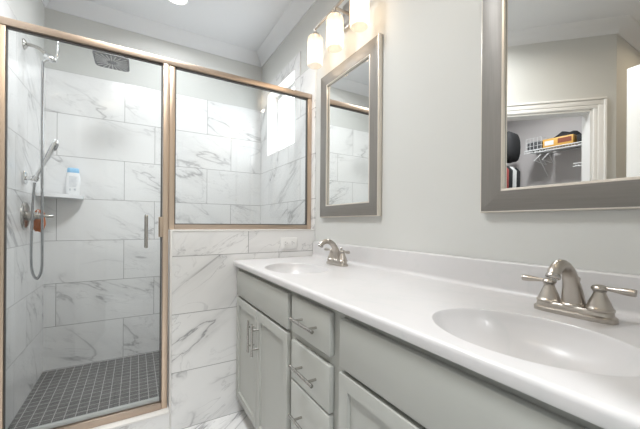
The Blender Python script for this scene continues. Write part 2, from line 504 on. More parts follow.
# ---- half wall under the fixed glass, its pale end and top trim, and the kerb
HX = 0.168
struct('wall_half', box(B(), (HX, KF, 0), (W - T, 1.955, KT - 0.008)), M['tile_half'], label='half wall in veined white tile under the fixed glass', cat='wall')
bm = B()
box(bm, (HX - 0.006, KF - 0.002, KT - 0.010), (W - T, 1.957, KT), 0.003)
box(bm, (HX - 0.010, KF - 0.002, 0.0), (HX, 1.957, KT - 0.002), 0.003)
struct('trim_1', bm, M['edge_trim'], label='pale edge trim capping the half wall', cat='trim')
bm = B()
box(bm, (LW, KF, 0), (HX - 0.010, 1.955, 0.104))
struct('trim_2', bm, M['tile_curb'], label='veined tile kerb under the shower door', cat='kerb')
struct('trim_3', box(B(), (LW, KF - 0.004, 0.104), (HX - 0.010, 1.958, 0.115), 0.003), M['edge_trim'], label='pale slab topping the shower kerb', cat='kerb')

# ---- diagonal closet wall with its doorway, the nook wall and the remaining room shell
def diag(t, n=0.0, z=0.0):     # t along the wall from the outer corner, n into the bathroom
    return Vector((DX + t * S2 + n * S2, DY + t * S2 - n * S2, z))
DL = math.hypot(EX - DX, EY - DY)
O0, O1, OH = 0.158, 0.805, 2.068
def dbox(bm, t0, t1, n0, n1, z0, z1, bevel=0.0):
    t = bmesh.new(); box(t, (t0, n0, z0), (t1, n1, z1), bevel)
    for v in t.verts: v.co = diag(v.co.x, v.co.y, v.co.z)
    merge(bm, t); return bm
bm = B()
dbox(bm, 0.0, O0, -0.11, 0, 0, CEIL); dbox(bm, O1, DL, -0.11, 0, 0, CEIL); dbox(bm, O0, O1, -0.11, 0, OH, CEIL)
struct('wall_diagonal', bm, M['paint'], label='diagonal wall holding the closet doorway', cat='wall')
def casing(bm, place, a, b, h, w=0.09):
    """stepped door casing round an opening a..b, height h; place maps (t, n, z)"""
    for (o0, o1, n1) in ((0, w * 0.35, 0.012), (w * 0.35, w * 0.8, 0.016), (w * 0.8, w, 0.024)):
        for q in ((a - o1, a - o0, 0, h + o0), (b + o0, b + o1, 0, h + o0), (a - o1, b + o1, h + o0, h + o1)):
            t = bmesh.new(); box(t, (q[0], 0, q[2]), (q[1], n1, q[3]), 0.003)
            for v in t.verts: v.co = place(v.co.x, v.co.y, v.co.z)
            merge(bm, t)
bm = B(); casing(bm, diag, O0, O1 - 0.004, OH, 0.086)
dbox(bm, O0, O0 + 0.018, -0.115, 0.002, 0, OH); dbox(bm, O1 - 0.018, O1, -0.115, 0.002, 0, OH); dbox(bm, O0, O1, -0.115, 0.002, OH - 0.018, OH)
struct('trim_4', bm, M['white_trim'], label='white casing round the closet doorway', cat='trim')
struct('wall_nook', box(B(), (-2.40, DY, 0), (DX, DY + 0.11, CEIL)), M['paint'], label='wall running back from the closet corner', cat='wall')
struct('wall_west', box(B(), (-2.45, -0.12, 0), (-2.33, 2.8, CEIL)), M['closet_paint'], label='far end wall behind the closet shelf', cat='wall')
struct('wall_closet', box(B(), (-2.33, 2.62, 0), (LW - 0.12, 2.72, CEIL)), M['closet_paint'], label='closet wall behind the hanging clothes', cat='wall')
# entrance wall with the doorway the view is taken from
PX0, PX1, PH = -0.27, 0.45, 2.06
bm = B()
box(bm, (-2.33, -0.12, 0), (PX0, -0.006, CEIL)); box(bm, (PX1, -0.12, 0), (W, -0.006, CEIL)); box(bm, (PX0, -0.12, PH), (PX1, -0.006, CEIL))
struct('wall_front', bm, M['paint'], label='wall with the entrance doorway', cat='wall')
bm = B(); box(bm, (-1.3, -2.0, 0), (-1.2, -0.12, CEIL)); box(bm, (1.2, -2.0, 0), (1.3, -0.12, CEIL)); box(bm, (-1.3, -2.1, 0), (1.3, -2.0, CEIL)); box(bm, (W + 0.16, -0.12, 0), (1.3, -0.10, CEIL))
struct('wall_hall', bm, M['paint'], label='hallway walls beyond the entrance', cat='wall')

# crown moulding round the bathroom (offset to the left of travel = into the room)
cp = [(0.0, 2.655), (0.008, 2.655), (0.014, 2.668), (0.030, 2.690), (0.058, 2.714), (0.078, 2.728), (0.088, 2.743), (0.0, 2.743)]
bm = B()
sweep_path(bm, [(W, -0.006), (W, BK + 0.008), (LW - 0.008, BK + 0.008), (LW - 0.008, EY + 0.004), (DX, DY), (-2.33, DY)], cp)
struct('trim_5', bm, M['ceiling'], label='white crown moulding under the ceiling', cat='trim')

# entrance door leaf, swung open into the room
hx, hy = PX0 + 0.005, 0.0
tx, ty = -0.385, 0.64
dd = Vector((tx - hx, ty - hy, 0)); LL = dd.length; dd.normalize(); dn = Vector((-dd.y, dd.x, 0))
def leaf(t, n, z): return Vector((hx, hy, 0)) + dd * t + dn * n + Vector((0, 0, z))
bm = B(); t = bmesh.new(); box(t, (0.0, -0.0, 0.012), (LL, 0.035, 2.045), 0.002)
for v in t.verts: v.co = leaf(v.co.x, v.co.y, v.co.z)
merge(bm, t)
door = struct('door_1', bm, M['white_trim'], label='white bathroom door standing open into the room', cat='door')
for sgn in (0.035, 0.0):
    bm = B(); s = 1 if sgn else -1
    lathe(bm, [(0.026, 0), (0.026, 0.006), (0.010, 0.010), (0.010, 0.030), (0.024, 0.036), (0.028, 0.05), (0.020, 0.062), (0, 0.064)],
          leaf(LL - 0.065, sgn, 0.95), dn * s, 20)
    obj('door_knob', bm, M['nickel'], door)

# ------------------------------------------------------------------ shower enclosure
enc = thing('shower_enclosure', 'bronze framed glass shower enclosure with a hinged door above the tiled kerb', 'shower enclosure', (0.2, 1.89, 0.115))
FY0, FY1 = 1.874, 1.906
HB, HT = 1.988, 2.022
XR = W - T - 0.0005
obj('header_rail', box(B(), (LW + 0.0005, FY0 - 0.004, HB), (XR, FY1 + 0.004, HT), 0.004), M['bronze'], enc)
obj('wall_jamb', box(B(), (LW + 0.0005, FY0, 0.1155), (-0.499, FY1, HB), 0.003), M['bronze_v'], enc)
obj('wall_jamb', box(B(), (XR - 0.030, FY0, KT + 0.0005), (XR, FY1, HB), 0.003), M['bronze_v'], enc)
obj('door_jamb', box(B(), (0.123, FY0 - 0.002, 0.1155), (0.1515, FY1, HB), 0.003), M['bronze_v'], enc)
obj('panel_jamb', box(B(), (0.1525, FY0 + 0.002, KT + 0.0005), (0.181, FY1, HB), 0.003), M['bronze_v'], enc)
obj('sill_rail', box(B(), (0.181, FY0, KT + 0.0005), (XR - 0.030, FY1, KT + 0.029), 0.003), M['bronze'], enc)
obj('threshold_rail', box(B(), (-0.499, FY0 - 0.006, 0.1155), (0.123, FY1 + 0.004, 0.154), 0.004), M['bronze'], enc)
bm = B()
for a, b in (((0.181, KT + 0.029), (0.186, HB)), ((XR - 0.035, KT + 0.029), (XR - 0.030, HB)), ((0.181, HB - 0.006), (XR - 0.030, HB)), ((0.181, KT + 0.029), (XR - 0.030, KT + 0.034))):
    box(bm, (a[0], FY0 + 0.006, a[1]), (b[0], FY1 - 0.006, b[1]))
pan = obj('fixed_panel', box(B(), (0.183, 1.887, KT + 0.030), (XR - 0.032, 1.893, HB - 0.001)), M['glass'], enc)
obj('gasket', bm, M['gasket'], pan)
dr = obj('glass_door', box(B(), (-0.495, 1.886, 0.175), (0.113, 1.892, HB - 0.007)), M['glass'], enc)
bm = B(); box(bm, (0.113, 1.880, 0.158), (0.1205, 1.898, HB - 0.001)); box(bm, (-0.495, 1.882, HB - 0.008), (0.113, 1.896, HB - 0.001)); box(bm, (-0.4985, 1.882, 0.158), (-0.495, 1.896, HB - 0.001))
obj('gasket', bm, M['gasket'], dr)
obj('door_sweep', box(B(), (-0.495, 1.882, 0.157), (0.113, 1.896, 0.179), 0.002), M['sweep'], dr)
bm = B()
tube(bm, curve_pts([(0.045, 1.886, 1.155), (0.045, 1.862, 1.158), (0.045, 1.853, 1.145), (0.045, 1.853, 1.01), (0.045, 1.862, 1.002), (0.045, 1.886, 1.005)], 40), 0.0085, 12)
obj('door_handle', bm, M['steel'], dr)
bm = B(); box(bm, (0.104, 1.872, 1.047), (0.124, 1.880, 1.156), 0.003); box(bm, (0.104, 1.872, 1.047), (0.112, 1.9, 1.156), 0.002)
obj('door_catch', bm, M['bronze_v'], dr)

# ------------------------------------------------------------------ vanity cabinets
FXF = 0.505      # front of doors and drawers
FR = 0.525       # face frame
CT = 0.907; CTH = 0.030
CABTOP = CT - CTH
TOE = 0.100
def shaker(y0, y1, z0, z1):
    bm = B(); box(bm, (FXF, y0, z0), (FR - 0.0005, y1, z1), 0.0025, 2)
    f = min(bm.faces, key=lambda f: (round(f.calc_center_median().x, 5), -f.calc_area()))
    bm.normal_update()
    r = bmesh.ops.inset_region(bm, faces=[f], thickness=0.055, depth=0.0)
    r2 = bmesh.ops.inset_region(bm, faces=[f], thickness=0.003, depth=0.0)
    for v in f.verts: v.co.x = FXF + 0.009
    return bm
def slab(y0, y1, z0, z1):
    return box(B(), (FXF, y0, z0), (FR - 0.0005, y1, z1), 0.004, 2)
def pull(parent, a, b):
    a, b = Vector(a), Vector(b); d = (b - a).normalized()
    bm = B(); tube(bm, [a, b], 0.0058, 14)
    for p in (a + d * 0.032, b - d * 0.032): tube(bm, [p, Vector((FXF + 0.0005, p.y, p.z))], 0.0045, 10)
    return obj('handle', bm, M['steel'], parent)
def cabinet(name, label, y0, y1, cat='cabinet'):
    c = thing(name, label, cat, (FR, (y0 + y1) / 2, 0))
    t_ = 0.018; zt = CABTOP - 0.0005; xb = W - 0.004
    obj('face_frame', box(B(), (FR, y0, TOE), (FR + t_, y1, zt)), M['cabinet'], c)
    for a, b in ((y0, y0 + t_), (y1 - t_, y1)): obj('side_panel', box(B(), (FR + t_, a, TOE), (xb - 0.006, b, zt)), M['cabinet'], c)
    obj('bottom_panel', box(B(), (FR + t_, y0 + t_, TOE), (xb - 0.006, y1 - t_, TOE + t_)), M['cabinet'], c)
    obj('back_panel', box(B(), (xb - 0.006, y0, TOE), (xb, y1, zt)), M['cabinet'], c)
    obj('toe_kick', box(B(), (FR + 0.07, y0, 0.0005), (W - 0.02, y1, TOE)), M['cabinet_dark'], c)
    return c
def sink_cab(label, y0, y1, f0, f1, mid):
    c = cabinet('sink_cabinet', label, y0, y1)
    obj('false_front', slab(f0, f1, 0.714, 0.855), M['cabinet'], c)
    for (a, b, hy) in ((mid + 0.002, f1, mid + 0.031), (f0, mid - 0.002, mid - 0.028)):
        d = obj('door', shaker(a, b, 0.122, 0.700), M['cabinet'], c)
        pull(d, (0.472, hy, 0.495), (0.472, hy, 0.650))
    return c
sink_cab('grey double door sink cabinet standing against the half wall', 1.073, KF - 0.003, 1.092, 1.790, 1.443)
sink_cab('grey sink cabinet nearest the camera, right of the drawers', 0.002, 0.763, 0.040, 0.737, 0.390)
c = cabinet('drawer_cabinet', 'narrow grey cabinet of stacked drawers between the two sink cabinets', 0.7635, 1.0725)
for (z0, z1) in ((0.722, 0.855), (0.548, 0.692), (0.348, 0.540), (0.122, 0.340)):
    d = obj('drawer', slab(0.788, 1.056, z0, z1), M['cabinet'], c)
    zc = (z0 + z1) / 2 + (0.0 if z0 > 0.5 else 0.0)
    pull(d, (0.472, 0.836, zc), (0.472, 0.998, zc))

# ------------------------------------------------------------------ countertop with two integral basins
ct = thing('countertop', 'long white cultured marble vanity top with two oval basins', 'countertop', (0.77, 0.92, CABTOP))
NX = 0.492
r = 0.011
prof = [(0.530, CT)]
for k in range(9):
    a = PI / 2 + k / 8 * PI / 2
    prof.append((NX + r + math.cos(a) * r, CT - r + math.sin(a) * r))
for k in range(1, 7):
    a = PI + k / 6 * PI / 2
    prof.append((NX + 0.006 + math.cos(a) * 0.006, CABTOP + 0.006 + math.sin(a) * 0.006))
prof += [(0.530, CABTOP)]
CY0, CY1 = -0.003, KF - 0.003
bm = B()
rows = [[bm.verts.new((x, y, z)) for x, z in prof] for y in (CY0, CY1)]
for k in range(len(prof) - 1): bm.faces.new([rows[0][k], rows[0][k + 1], rows[1][k + 1], rows[1][k]])
# end caps, underside stays open over the cabinets except the overhang strip
BX = 1.030
for rrow, y in ((rows[0], CY0), (rows[1], CY1)):
    e = [bm.verts.new((BX, y, CABTOP)), bm.verts.new((BX, y, CT))]
    bm.faces.new(rrow[::-1] + e[::-1] if False else list(rrow) + e)
BAS = [(0.682, 0.330), (0.682, 1.376)]
AX, AY = 0.147, 0.192
def flat(y0, y1):
    bm.faces.new([bm.verts.new(p) for p in ((0.530, y0, CT), (BX, y0, CT), (BX, y1, CT), (0.530, y1, CT))])
cuts = [(CY0, 0.06), (0.61, 1.10), (1.655, CY1)]
for a, b in cuts: flat(a, b)
NS = 96
for (cx, cy), (ya, yb) in zip(BAS, ((0.06, 0.61), (1.10, 1.655))):
    inner, outer = [], []
    angs = sorted(set([2 * PI * k / NS for k in range(NS)] + [math.atan2(y - cy, x - cx) % (2 * PI) for x in (0.530, BX) for y in (ya, yb)]))
    for a in angs:
        # ellipse point in direction a
        c_, s_ = math.cos(a), math.sin(a)
        q = 1 / math.sqrt((c_ / AX) ** 2 + (s_ / AY) ** 2)
        if cx + c_ * q < 0.5301: q = (cx - 0.5301) / -c_
        inner.append((cx + c_ * q, cy + s_ * q, CT))
        t = min([(BX - cx) / c_ if c_ > 1e-9 else ((0.530 - cx) / c_ if c_ < -1e-9 else 9e9), (yb - cy) / s_ if s_ > 1e-9 else ((ya - cy) / s_ if s_ < -1e-9 else 9e9)])
        outer.append((cx + c_ * t, cy + s_ * t, CT))
    vi = [bm.verts.new(p) for p in inner]; vo = [bm.verts.new(p) for p in outer]
    for k in range(len(vi)):
        j = (k + 1) % len(vi)
        try: bm.faces.new([vi[k], vi[j], vo[j], vo[k]])
        except ValueError: pass
bmesh.ops.remove_doubles(bm, verts=bm.verts, dist=1e-5)
bmesh.ops.dissolve_degenerate(bm, edges=bm.edges, dist=1e-5)
bmesh.ops.recalc_face_normals(bm, faces=bm.faces)
bm.normal_update()
for f in bm.faces:
    c_ = f.calc_center_median()
    if abs(f.normal.z) > 0.99 and c_.z > CT - 0.002 and f.normal.z < 0: f.normal_flip()
    elif c_.x < 0.531 and f.normal.x * (c_.x - 0.512) + f.normal.z * (c_.z - (CT - 0.015)) < 0 and abs(f.normal.y) < 0.5: f.normal_flip()
obj('slab', bm, M['counter'], ct, normals=False)
bprof = [(1.0, 0.0), (0.994, -0.0012), (0.985, -0.005), (0.972, -0.012), (0.952, -0.022), (0.925, -0.033), (0.88, -0.047), (0.82, -0.066), (0.72, -0.086), (0.58, -0.101), (0.42, -0.110), (0.25, -0.115), (0.12, -0.117)]
for (cx, cy) in BAS:
    bm = B(); rings = []
    for s, z in bprof:
        rings.append([bm.verts.new((cx + AX * s * math.cos(2 * PI * k / NS), cy + AY * s * math.sin(2 * PI * k / NS), CT + z * 0.78)) for k in range(NS)])
    for a, b in zip(rings, rings[1:]):
        for k in range(NS): bm.faces.new([a[k], a[(k + 1) % NS], b[(k + 1) % NS], b[k]])
    bm.faces.new(rings[-1])
    bn = obj('basin', bm, M['counter'], ct)
    bm = B(); lathe(bm, [(0.0, 0.0015), (0.012, 0.0012), (0.016, -0.001), (0.018, 0.0022), (0.026, 0.003), (0.030, 0.0)], (cx, cy, CT - 0.1165 * 0.78), n=28, cap=False)
    obj('drain', bm, M['nickel'], bn)
# coved backsplash
bp_ = [(W - 0.0015, CT - 0.001)] 
bp_ = [(W - 0.0015, CABTOP), (BX - 0.018, CT - 0.0005), (BX - 0.018, CT)]
for k in range(1, 9):
    a = -PI / 2 + k / 8 * PI / 2
    bp_.append((BX - 0.018 + math.cos(a) * 0.018, CT + 0.018 + math.sin(a) * 0.018))
for k in range(7):
    a = PI - k / 6 * PI / 2
    bp_.append((BX + 0.006 + math.cos(a) * 0.006, CT + 0.094 + math.sin(a) * 0.006))
bp_.append((W - 0.0015, CT + 0.100))
bm = prism(B(), bp_, CY0, CY1, 'Y')
obj('backsplash', bm, M['counter'], ct)

# ------------------------------------------------------------------ faucets
def faucet(label, cy):
    fx = 0.925
    f = thing('faucet', label, 'faucet', (fx, cy, CT))
    # stepped oblong base plate
    bm = B(); rings = []
    for (grow, z) in ((0.0, 0.0), (0.0, 0.009), (-0.003, 0.012), (-0.005, 0.013), (-0.006, 0.021), (-0.009, 0.025), (-0.03, 0.025)):
        ring = []
        hw, hl = 0.029 + grow, 0.083 + grow
        if hw < 0.004: hw = 0.004
        for k in range(48):
            a = 2 * PI * k / 48
            c_, s_ = math.cos(a), math.sin(a); p = 0.42
            ring.append(bm.verts.new((fx + hw * math.copysign(abs(c_) ** 0.8, c_), cy + hl * math.copysign(abs(s_) ** p, s_), CT + 0.0003 + z)))
        rings.append(ring)
    for a, b in zip(rings, rings[1:]):
        for k in range(48): bm.faces.new([a[k], a[(k + 1) % 48], b[(k + 1) % 48], b[k]])
    bm.faces.new(rings[0][::-1]); bm.faces.new(rings[-1])
    obj('base_plate', bm, M['nickel'], f)
    # arched spout
    z = CT + 0.024
    pts = curve_pts([(fx + 0.004, cy, z), (fx - 0.001, cy, z + 0.030), (fx - 0.009, cy, z + 0.056), (fx - 0.023, cy, z + 0.081), (fx - 0.047, cy, z + 0.099), (fx - 0.074, cy, z + 0.102), (fx - 0.095, cy, z + 0.091), (fx - 0.103, cy, z + 0.079)], 42)
    rad = lerp_list([0.0250, 0.0215, 0.0172, 0.0146, 0.0133, 0.0130, 0.0131, 0.0136], len(pts))
    bm = B(); tube(bm, pts, rad, 22)
    lathe(bm, [(0.0285, 0), (0.0285, 0.004), (0.0260, 0.007)], (fx + 0.004, cy, z - 0.001), n=28)
    sp = obj('spout', bm, M['nickel'], f)
    e = pts[-1]; d = (pts[-1] - pts[-2]).normalized()
    bm = B(); lathe(bm, [(0.0140, -0.004), (0.0148, -0.002), (0.0148, 0.003), (0.0118, 0.004), (0.0108, 0.0015), (0, 0.0015)], e, d, 22)
    obj('aerator', bm, M['steel'], sp)
    bm = B(); tube(bm, [(fx + 0.028, cy, z - 0.002), (fx + 0.028, cy, z + 0.055)], 0.0026, 10)
    lathe(bm, [(0.003, 0), (0.0055, 0.003), (0.0055, 0.009), (0.003, 0.012), (0, 0.0125)], (fx + 0.028, cy, z + 0.055), n=14)
    obj('lift_rod', bm, M['nickel'], f)
    for s in (1, -1):
        hy = cy + s * 0.051
        bm = B()
        lathe(bm, [(0.0275, 0), (0.0275, 0.004), (0.0240, 0.007), (0.0225, 0.012), (0.0200, 0.019), (0.0160, 0.028), (0.0125, 0.037), (0.0112, 0.042), (0.0130, 0.044), (0.0130, 0.0455)], (fx + 0.001, hy, z), n=28)
        hb = obj('handle_hub', bm, M['nickel'], f)
        bm = B()
        lathe(bm, [(0.0125, 0), (0.0155, 0.002), (0.0160, 0.006), (0.0135, 0.010), (0.006, 0.0125), (0, 0.013)], (fx + 0.001, hy, z + 0.0460), n=24)
        p0 = Vector((fx, hy, z + 0.0520))
        pts = [p0 + Vector((-0.004 * t, s * 0.062 * t, -0.001 * t)) for t in [i / 12 for i in range(13)]]
        tube(bm, pts, lerp_list([0.0055, 0.0045, 0.0050, 0.0062, 0.0076, 0.0084, 0.0076], 13), 14)
        lv = obj('lever', bm, M['nickel'], hb)
    return f
faucet('brushed nickel faucet behind the right basin, nearest the camera', 0.335)
faucet('brushed nickel faucet behind the far left basin near the shower', 1.375)

# ------------------------------------------------------------------ mirrors
def wall_mirror(label, y0, y1, z0, z1):
    m = thing('wall_mirror', label, 'mirror', (W, (y0 + y1) / 2, z0))
    fw, X0, X1 = 0.078, W - 0.026, W - 0.0015
    # four mitred frame members, each with a stepped section: outer edge bead, flat face, inner bead
    sec = [(0.0, X1), (0.0, X0 + 0.004), (0.002, X0 + 0.001), (0.005, X0), (0.070, X0 + 0.003), (0.071, X0 + 0.002), (0.077, X0 + 0.003), (0.0785, X0 + 0.012), (0.0785, X1)]
    corners = [((y0, z0), (1, 1)), ((y1, z0), (-1, 1)), ((y1, z1), (-1, -1)), ((y0, z1), (1, -1))]
    ring = lambda bm, c: [bm.verts.new((x, c[0][0] + o * c[1][0], c[0][1] + o * c[1][1])) for o, x in sec]
    for i in range(4):
        bm = B(); a, b = ring(bm, corners[i]), ring(bm, corners[(i + 1) % 4]); n = len(sec)
        for k in range(n):
            f = bm.faces.new([a[k], a[(k + 1) % n], b[(k + 1) % n], b[k]])
            f.material_index = 1 if k in (0, 1, 2, 4, 5, 6) else 0
        bm.faces.new(a[::-1]); bm.faces.new(b)
        mm = M['frame_h'] if i in (0, 2) else M['frame_v']
        o = obj('frame_rail' if i in (0, 2) else 'frame_stile', bm, None, m, mats=[mm, M['frame_edge']])
    gl = box(B(), (W - 0.012, y0 + fw, z0 + fw), (W - 0.008, y1 - fw, z1 - fw))
    obj('mirror_glass', gl, M['mirror'], m)
    return m
wall_mirror('silver framed mirror over the far basin beside the shower', 1.168, 1.732, 1.166, 2.073)
wall_mirror('large silver framed mirror reflecting the closet, above the near basin', 0.045, 0.640, 1.168, 2.073)

# ------------------------------------------------------------------ vanity lights
def vanity_light(label, ys):
    cy = ys[1]
    v = thing('vanity_light', label, 'wall light', (W, cy, 2.30))
    bz = 2.326
    bm = B(); box(bm, (W - 0.022, cy - 0.058, 2.25), (W - 0.0015, cy + 0.058, 2.40), 0.006)
    obj('backplate', bm, M['nickel'], v)
    bm = B(); tube(bm, curve_pts([(W - 0.02, cy, 2.325), (SHADE_X + 0.04, cy, 2.325), (SHADE_X, cy, bz)], 12), 0.008, 12)
    obj('arm', bm, M['nickel'], v)
    bm = B(); tube(bm, [(SHADE_X, ys[0] + 0.012, bz), (SHADE_X, ys[2] - 0.012, bz)], 0.0085, 14)
    obj('bar', bm, M['nickel'], v)
    for y in ys:
        bm = B(); lathe(bm, [(0.007, 0.0), (0.007, 0.022), (0.013, 0.028), (0.020, 0.036), (0.021, 0.044), (0.012, 0.05)], (SHADE_X, y, bz), (0, 0, -1), 20)
        for s in (1, -1):   # curved yoke wires
            tube(bm, curve_pts([(SHADE_X, y, bz - 0.012), (SHADE_X, y + s * 0.018, bz - 0.032), (SHADE_X, y + s * 0.040, bz - 0.050), (SHADE_X, y + s * 0.049, bz - 0.075)], 12), 0.0026, 8)
        h = obj('lamp_holder', bm, M['nickel'], v)
        H = SHADE_TOP - SHADE_BOT
        bm = B(); lathe(bm, [(0.010, 0), (0.026, -0.004), (0.040, -0.013), (0.0465, -0.026), (0.048, -0.05), (0.048, -H + 0.02), (0.046, -H + 0.008), (0.042, -H)], (SHADE_X, y, SHADE_TOP), n=32, cap=False)
        sh = obj('lamp_shade', bm, M['shade'], v)
        bm = B(); lathe(bm, [(0, -0.052), (0.010, -0.05), (0.022, -0.040), (0.028, -0.025), (0.029, -0.012), (0.024, 0.008), (0.014, 0.028), (0.012, 0.045), (0.0, 0.045)], (SHADE_X, y, SHADE_TOP - 0.095), n=20, cap=False)
        obj('bulb', bm, M['bulb'], sh)
        ld = bpy.data.lights.new('vanity_bulb_lamp', 'POINT'); ld.energy = BULB_W; ld.color = (1.0, 0.84, 0.66); ld.shadow_soft_size = 0.012
        lo = bpy.data.objects.new('vanity_bulb_lamp', ld); lo.location = (SHADE_X, y, SHADE_BOT + 0.004); COL.objects.link(lo)
    return v
vanity_light('nickel bar light with three glowing glass shades over the far mirror', SHADE_Y[:3])
vanity_light('nickel three shade bar light above the near mirror', SHADE_Y[3:])

# shower ceiling light, and housings for the added fill lamps
for (lx, ly, w, lab) in CEILING_AND_FILL:
    d = thing('ceiling_or_fill_light', lab, 'ceiling light', (lx, ly, CEIL))
    k_ = lamp_scale(ly)
    bm = B(); lathe(bm, [(r_ * k_, h_) for r_, h_ in [(0.078, 0.0), (0.080, -0.004), (0.076, -0.007), (0.066, -0.008), (0.064, -0.004), (0.064, 0.0)]], (lx, ly, CEIL - 0.0005), n=36, cap=False)
    obj('trim_ring', bm, M['white_trim'], d)
    bm = B(); lathe(bm, [(r_ * k_, h_) for r_, h_ in [(0.0, -0.0055), (0.05, -0.005), (0.063, -0.003), (0.063, -0.001), (0, -0.001)]], (lx, ly, CEIL - 0.0005), n=36, cap=False)
    obj('lens', bm, M['led'], d)

# ------------------------------------------------------------------ outlet on the half wall
o = thing('wall_outlet', 'white double outlet set sideways in the tiled half wall above the counter', 'outlet', (0.855, KF, 0.997))
ox, oz = 0.853, 0.999
obj('cover_plate', box(B(), (ox - 0.059, KF - 0.0065, oz - 0.036), (ox + 0.059, KF - 0.0004, oz + 0.036), 0.003), M['outlet'], o)
for s in (-1, 1):
    sx = ox + s * 0.024
    bm = B(); lathe(bm, [(0.0175, 0), (0.0175, 0.002), (0.016, 0.003), (0, 0.003)], (sx, KF - 0.0062, oz), (0, -1, 0), 24, sx=0.95, sy=0.95)
    rc = obj('receptacle', bm, M['outlet'], o)
    bm = B()
    for q in (-1, 1): box(bm, (sx - 0.008, KF - 0.0100, oz + q * 0.0065 - 0.0012), (sx + 0.002, KF - 0.0090, oz + q * 0.0065 + 0.0012))
    lathe(bm, [(0.0026, 0), (0.0026, 0.001)], (sx + 0.009, KF - 0.009, oz), (0, -1, 0), 10)
    obj('slot', bm, M['slot'], rc)

# ------------------------------------------------------------------ shower fittings on the left wall
sh = thing('shower_set', 'chrome shower arm with square rain head and long looping hose', 'shower head', (LW, 2.41, 2.149))
SY = 2.41
bm = B(); lathe(bm, [(0.030, 0), (0.030, 0.004), (0.022, 0.010), (0.012, 0.016)], (LW + 0.0003, SY, 2.150), (1, 0, 0), 24)
obj('flange', bm, M['steel'], sh)
bm = B(); tube(bm, curve_pts([(LW + 0.004, SY, 2.150), (LW + 0.04, SY, 2.152), (LW + 0.075, SY, 2.140), (LW + 0.100, SY, 2.115)], 20), 0.0095, 14)
obj('arm', bm, M['steel'], sh)
bm = B(); lathe(bm, [(0.014, -0.022), (0.017, -0.018), (0.017, -0.004), (0.020, 0.0), (0.020, 0.022), (0.015, 0.030), (0.010, 0.04)], (LW + 0.112, SY, 2.104), (0.75, 0, -0.35), 20)
tube(bm, [(LW + 0.120, SY, 2.10), (LW + 0.088, SY, 2.070)], 0.010, 14)
obj('diverter', bm, M['chrome'], sh)
HC = Vector((-0.137, 2.340, 2.134))
bm = B(); tube(bm, curve_pts([(LW + 0.138, SY, 2.096), (LW + 0.152, SY, 2.13), (LW + 0.153, SY, 2.20), (LW + 0.165, SY, 2.245), (LW + 0.22, SY - 0.01, 2.252), (HC.x - 0.08, HC.y + 0.02, 2.240), (HC.x - 0.02, HC.y + 0.004, 2.225), (HC.x, HC.y, 2.19), (HC.x, HC.y, HC.z + 0.012)], 54), 0.0065, 12)
lathe(bm, [(0.022, 0), (0.020, 0.008), (0.012, 0.016), (0.010, 0.03)], (HC.x, HC.y, HC.z + 0.008), n=20)
obj('extension_arm', bm, M['chrome'], sh)
# rounded square rain head, facing down
def rsq(hx, hy, r, n=8):
    out = []
    for cx, cy, a0 in ((hx - r, hy - r, 0), (-hx + r, hy - r, PI / 2), (-hx + r, -hy + r, PI), (hx - r, -hy + r, 1.5 * PI)):
        for k in range(n + 1):
            a = a0 + k / n * PI / 2; out.append((cx + r * math.cos(a), cy + r * math.sin(a)))
    return out
bm = B(); rings = []
for g, z in ((-0.012, 0.010), (-0.002, 0.009), (0.0, 0.005), (0.0, -0.003), (-0.003, -0.006)):
    rings.append([bm.verts.new((HC.x + x, HC.y + y, HC.z + z)) for x, y in rsq(0.093 + g, 0.101 + g, 0.030 + g)])
for a, b in zip(rings, rings[1:]):
    for k in range(len(a)): bm.faces.new([a[k], a[(k + 1) % len(a)], b[(k + 1) % len(a)], b[k]])
bm.faces.new(rings[0]); bm.faces.new(rings[-1][::-1])
hd = obj('rain_head', bm, M['head_grey'], sh)
bm = B()
for k in range(24):
    a = 2 * PI * k / 24
    c_, s_ = math.cos(a), math.sin(a)
    rmax = min(0.083 / max(abs(c_), 1e-6), 0.091 / max(abs(s_), 1e-6))
    if rmax > 0.115: rmax *= 0.93
    j = 0; rr = 0.028 + (0.008 if k % 2 else 0)
    while rr < rmax:
        lathe(bm, [(0.0042, 0), (0.0038, 0.002), (0, 0.0022)], (HC.x + c_ * rr, HC.y + s_ * rr, HC.z - 0.0058), (0, 0, -1), 6)
        rr += 0.0078
obj('nozzles', bm, M['nozzle'], hd)
# hose: falls from the diverter, loops and climbs to the hand shower
hx0 = -0.477
bm = B(); tube(bm, curve_pts([(LW + 0.092, SY, 2.074), (hx0 - 0.004, SY, 2.03), (hx0 - 0.004, SY, 1.7), (hx0 - 0.002, SY, 1.3), (hx0, SY, 0.95), (hx0 - 0.003, SY, 0.84), (hx0 - 0.022, SY, 0.79), (hx0 - 0.042, SY, 0.83), (hx0 - 0.049, SY, 0.93), (hx0 - 0.047, SY + 0.01, 1.15), (-0.520, SY + 0.012, 1.29), (-0.515, SY + 0.012, 1.355)], 140), 0.0068, 12)
obj('hose', bm, M['hose'], sh)
hs = thing('hand_shower', 'chrome hand shower wand leaning in its bracket above the valve', 'hand shower', (LW, SY + 0.012, 1.38))
bm = B(); box(bm, (LW + 0.0004, SY - 0.015, 1.345), (LW + 0.012, SY + 0.045, 1.415), 0.004)
tube(bm, [(LW + 0.01, SY + 0.012, 1.378), (-0.522, SY + 0.012, 1.378)], 0.012, 14)
lathe(bm, [(0.017, -0.014), (0.018, 0.0), (0.017, 0.014)], (-0.512, SY + 0.012, 1.378), (0.38, 0, 1), 18)
obj('bracket', bm, M['chrome'], hs)
pts = curve_pts([(-0.516, SY + 0.012, 1.362), (-0.500, SY + 0.012, 1.41), (-0.472, SY + 0.012, 1.48), (-0.452, SY + 0.012, 1.525), (-0.428, SY + 0.012, 1.590), (-0.418, SY + 0.012, 1.618)], 30)
